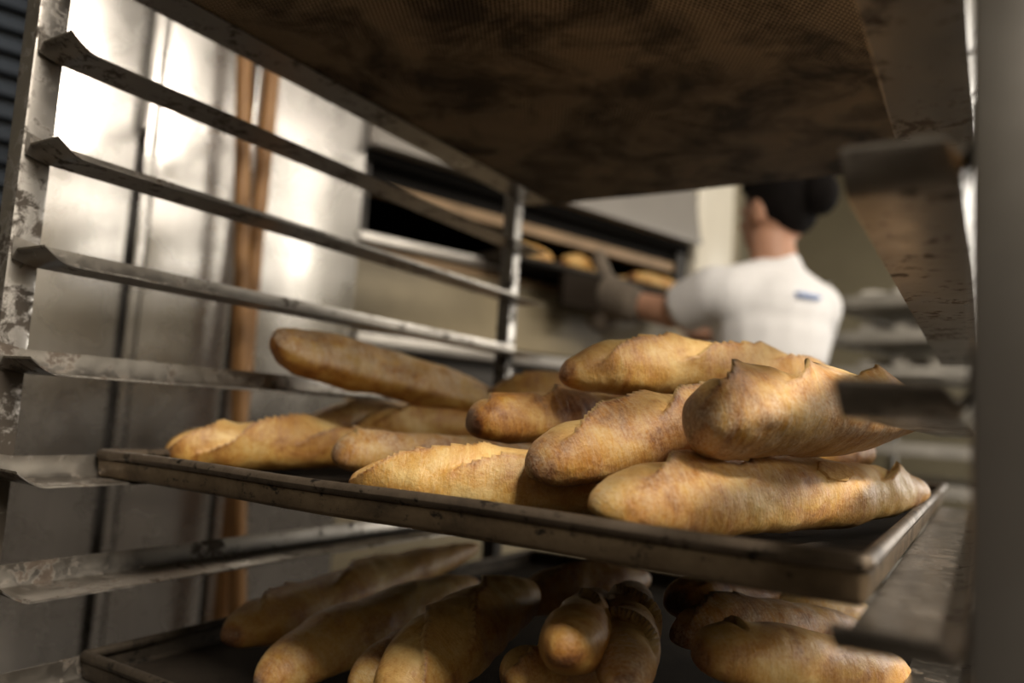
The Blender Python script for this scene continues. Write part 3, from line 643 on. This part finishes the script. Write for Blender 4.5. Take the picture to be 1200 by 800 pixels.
# head: skull, face, jaw, nose, ears
hx, hy, hz = .014, .010, 1.580
mb.ball((hx, hy-.005, hz+.015), (.074, .094, .100), 24, 16); mb.ball((hx, hy+.030, hz-.045), (.058, .062, .070), 20, 12)
mb.capsule((hx, hy+.085, hz+.012), (hx, hy+.108, hz-.018), .010, .014)
mb.ball((hx, hy+.084, hz-.055), (.024, .014, .010))
for s in (-1, 1):
    mb.ball((hx+s*.077, hy-.002, hz-.008), (.010, .022, .034)); mb.ball((hx+s*.03, hy+.084, hz+.012), (.013, .010, .009))
def hand(mb, wst, fwd, side, curl, palm_up):
    """palm, four curled fingers of different length and a thumb leaving the side of the palm"""
    W_, F_, Sd_ = Vector(wst), Vector(fwd).normalized(), Vector(side).normalized(); U_ = Sd_.cross(F_)*palm_up
    mb.capsule(W_, W_+F_*.085, .026, .030)
    for k, (off, ln) in enumerate(((-.030, .070), (-.010, .080), (.010, .075), (.029, .058))):
        a = W_+F_*.085+Sd_*off; b = a+F_*ln*.5-U_*ln*.15*curl; c = b+F_*ln*.35-U_*ln*.45*curl
        mb.capsule(a, b, .0095, .0085); mb.capsule(b, c, .0085, .0075)
    a = W_+F_*.03-Sd_*.026; b = a+F_*.035-Sd_*.032; c = b+F_*.032-Sd_*.006
    mb.capsule(a, b, .012, .010); mb.capsule(b, c, .010, .009)
hand(mb, RW, (-.25, .9, .12), (1, .2, 0), .8, -1)
hand(mb, LW, (-.2, .9, .35), (.1, .2, 1), .2, 1)
remeshed(mb, 'body', M['skin'], bk, .0065, 5)
mb = MB()                                   # T-shirt with elbow-length sleeves
mb.ball((0, .005, 1.27), (.170, .120, .18)); mb.ball((0, .01, 1.10), (.155, .120, .20)); mb.ball((0, 0, .96), (.172, .130, .09)); mb.ball((0, -.025, 1.32), (.150, .090, .11))
mb.capsule((-.140, .02, 1.345), (0, 0, 1.385), .074, .078); mb.capsule((.140, 0, 1.345), (0, 0, 1.385), .074, .078); mb.capsule((0, -.01, 1.34), (.004, -.002, 1.425), .10, .064)
for a, b in ((LS, LE), (RS, RE)):
    a, b = Vector(a), Vector(b); mb.capsule(a, a.lerp(b, .5), .070, .067); mb.tube(a.lerp(b, .35), b-(b-a).normalized()*.030, .067, .066)
remeshed(mb, 'shirt', M['shirt'], bk, .008, 4)
mb = MB().capsule((-.10, 0, .90), (-.125, .02, .50), .108, .082).capsule((.10, 0, .90), (.135, .05, .50), .108, .082)
mb.capsule((-.125, .02, .50), (-.13, -.03, .10), .080, .068).capsule((.135, .05, .50), (.14, .03, .10), .080, .068).ball((0, 0, .94), (.178, .125, .10))
remeshed(mb, 'trousers', M['trousers'], bk, .01, 4)
for q in (((-.13, -.05, .045), (-.137, .14, .035)), ((.14, .01, .045), (.152, .20, .035))):
    remeshed(MB().capsule(q[0], q[1], .043, .034).capsule((q[0][0], q[0][1], .06), (q[0][0], q[0][1]+.03, .10), .04, .045), 'shoe', M['shoe'], bk, .007, 3)
mb = MB(); mb.ball((hx, hy-.020, hz+.030), (.084, .096, .096), 24, 16); mb.ball((hx, hy-.050, hz-.005), (.068, .052, .062)); mb.ball((hx, hy+.05, hz+.075), (.06, .05, .035))
remeshed(mb, 'hair', M['hair'], bk, .006, 3)
mb = MB(); mb.ball((hx+.010, hy-.118, hz+.028), (.046, .044, .056), 18, 12)
remeshed(mb, 'hair_bun', M['hair'], bk, .006, 3)
L_ = Vector(LW); F_ = Vector((-.2, .9, .35)).normalized()
mb = MB(); mb.capsule(L_-F_*.05, L_+F_*.03, .050, .056); mb.capsule(L_+F_*.03, L_+F_*.13, .058, .040)
mb.capsule(L_+F_*.02+Vector((-.01, 0, .02)), L_+F_*.05+Vector((-.02, .01, .105)), .026, .019); mb.capsule(L_+F_*.02, L_+F_*.03+Vector((.0, .03, -.06)), .05, .04)
remeshed(mb, 'oven_mitt', M['mitt'], bk, .006, 4)
# small blue print line across the shoulder blades, lying on the cloth
mb = MB(); rings = []
for k in range(9):
    x = -.055+.075*k/8; yb = -.1185+.55*x*x
    rings.append([(x, yb+.012, 1.346), (x, yb-.003, 1.346), (x, yb-.003, 1.355), (x, yb+.012, 1.355)])
mb.loft(rings).build('back_print', M['blueprint'], bk)

# ------------------------------------------------------------------ background rack with covered trays
br = room_thing('background_rack', 'blurred tray rack standing against the back wall right of the person', 'rack', -.50, 3.02)
for sx in (-.36, .36):
    for sy in (-.30, .30): MB().box(sx-.015, sx+.015, sy-.015, sy+.015, .0, 1.62).build('upright', M['frame'], br, .002)
    for k in range(10): MB().box(sx-(.0 if sx > 0 else -.015)-(.045 if sx > 0 else 0), sx+(.045 if sx < 0 else -.015)+(0 if sx < 0 else .0), -.285, .285, .30+k*.135-.004, .30+k*.135).build('tray_runner', M['frame'], br)
ords = 'topmost second third fourth fifth sixth seventh eighth ninth'.split()
for k in range(9):
    z = .30+(9-k)*.135
    t = room_thing('covered_tray', 'blurred grey tray, %s from the top in the background rack' % ords[k], 'tray', -.50, 3.02, z, 'trays in the background rack')
    MB().box(-.33, .33, -.29, .29, .001, .012).build('tray_base', M['tray_grey'], t, .002)
    for q in ((-.33, .33, -.305, -.29), (-.33, .33, .29, .305), (-.345, -.33, -.305, .305), (.33, .345, -.305, .305)):
        MB().box(q[0], q[1], q[2], q[3], .001, .045).build('tray_wall', M['tray_grey'], t, .003)
    if k < 3:
        for j in range(5):
            c = RL(-.50+(-.26+.13*j), 3.02, z+.063)
            o = MB().ball((0, 0, 0), (.055, .22, .04+.008*((j+k) % 2)), 20, 12).build('dough_piece', M['dough'], None, 0, True, c, -TH)
            tag(o, 'blurred pale dough roll, %s from the left on the %s tray of the background rack' % (('first', 'second', 'third', 'fourth', 'fifth')[j], ords[k]), 'dough', 'dough in the background rack')
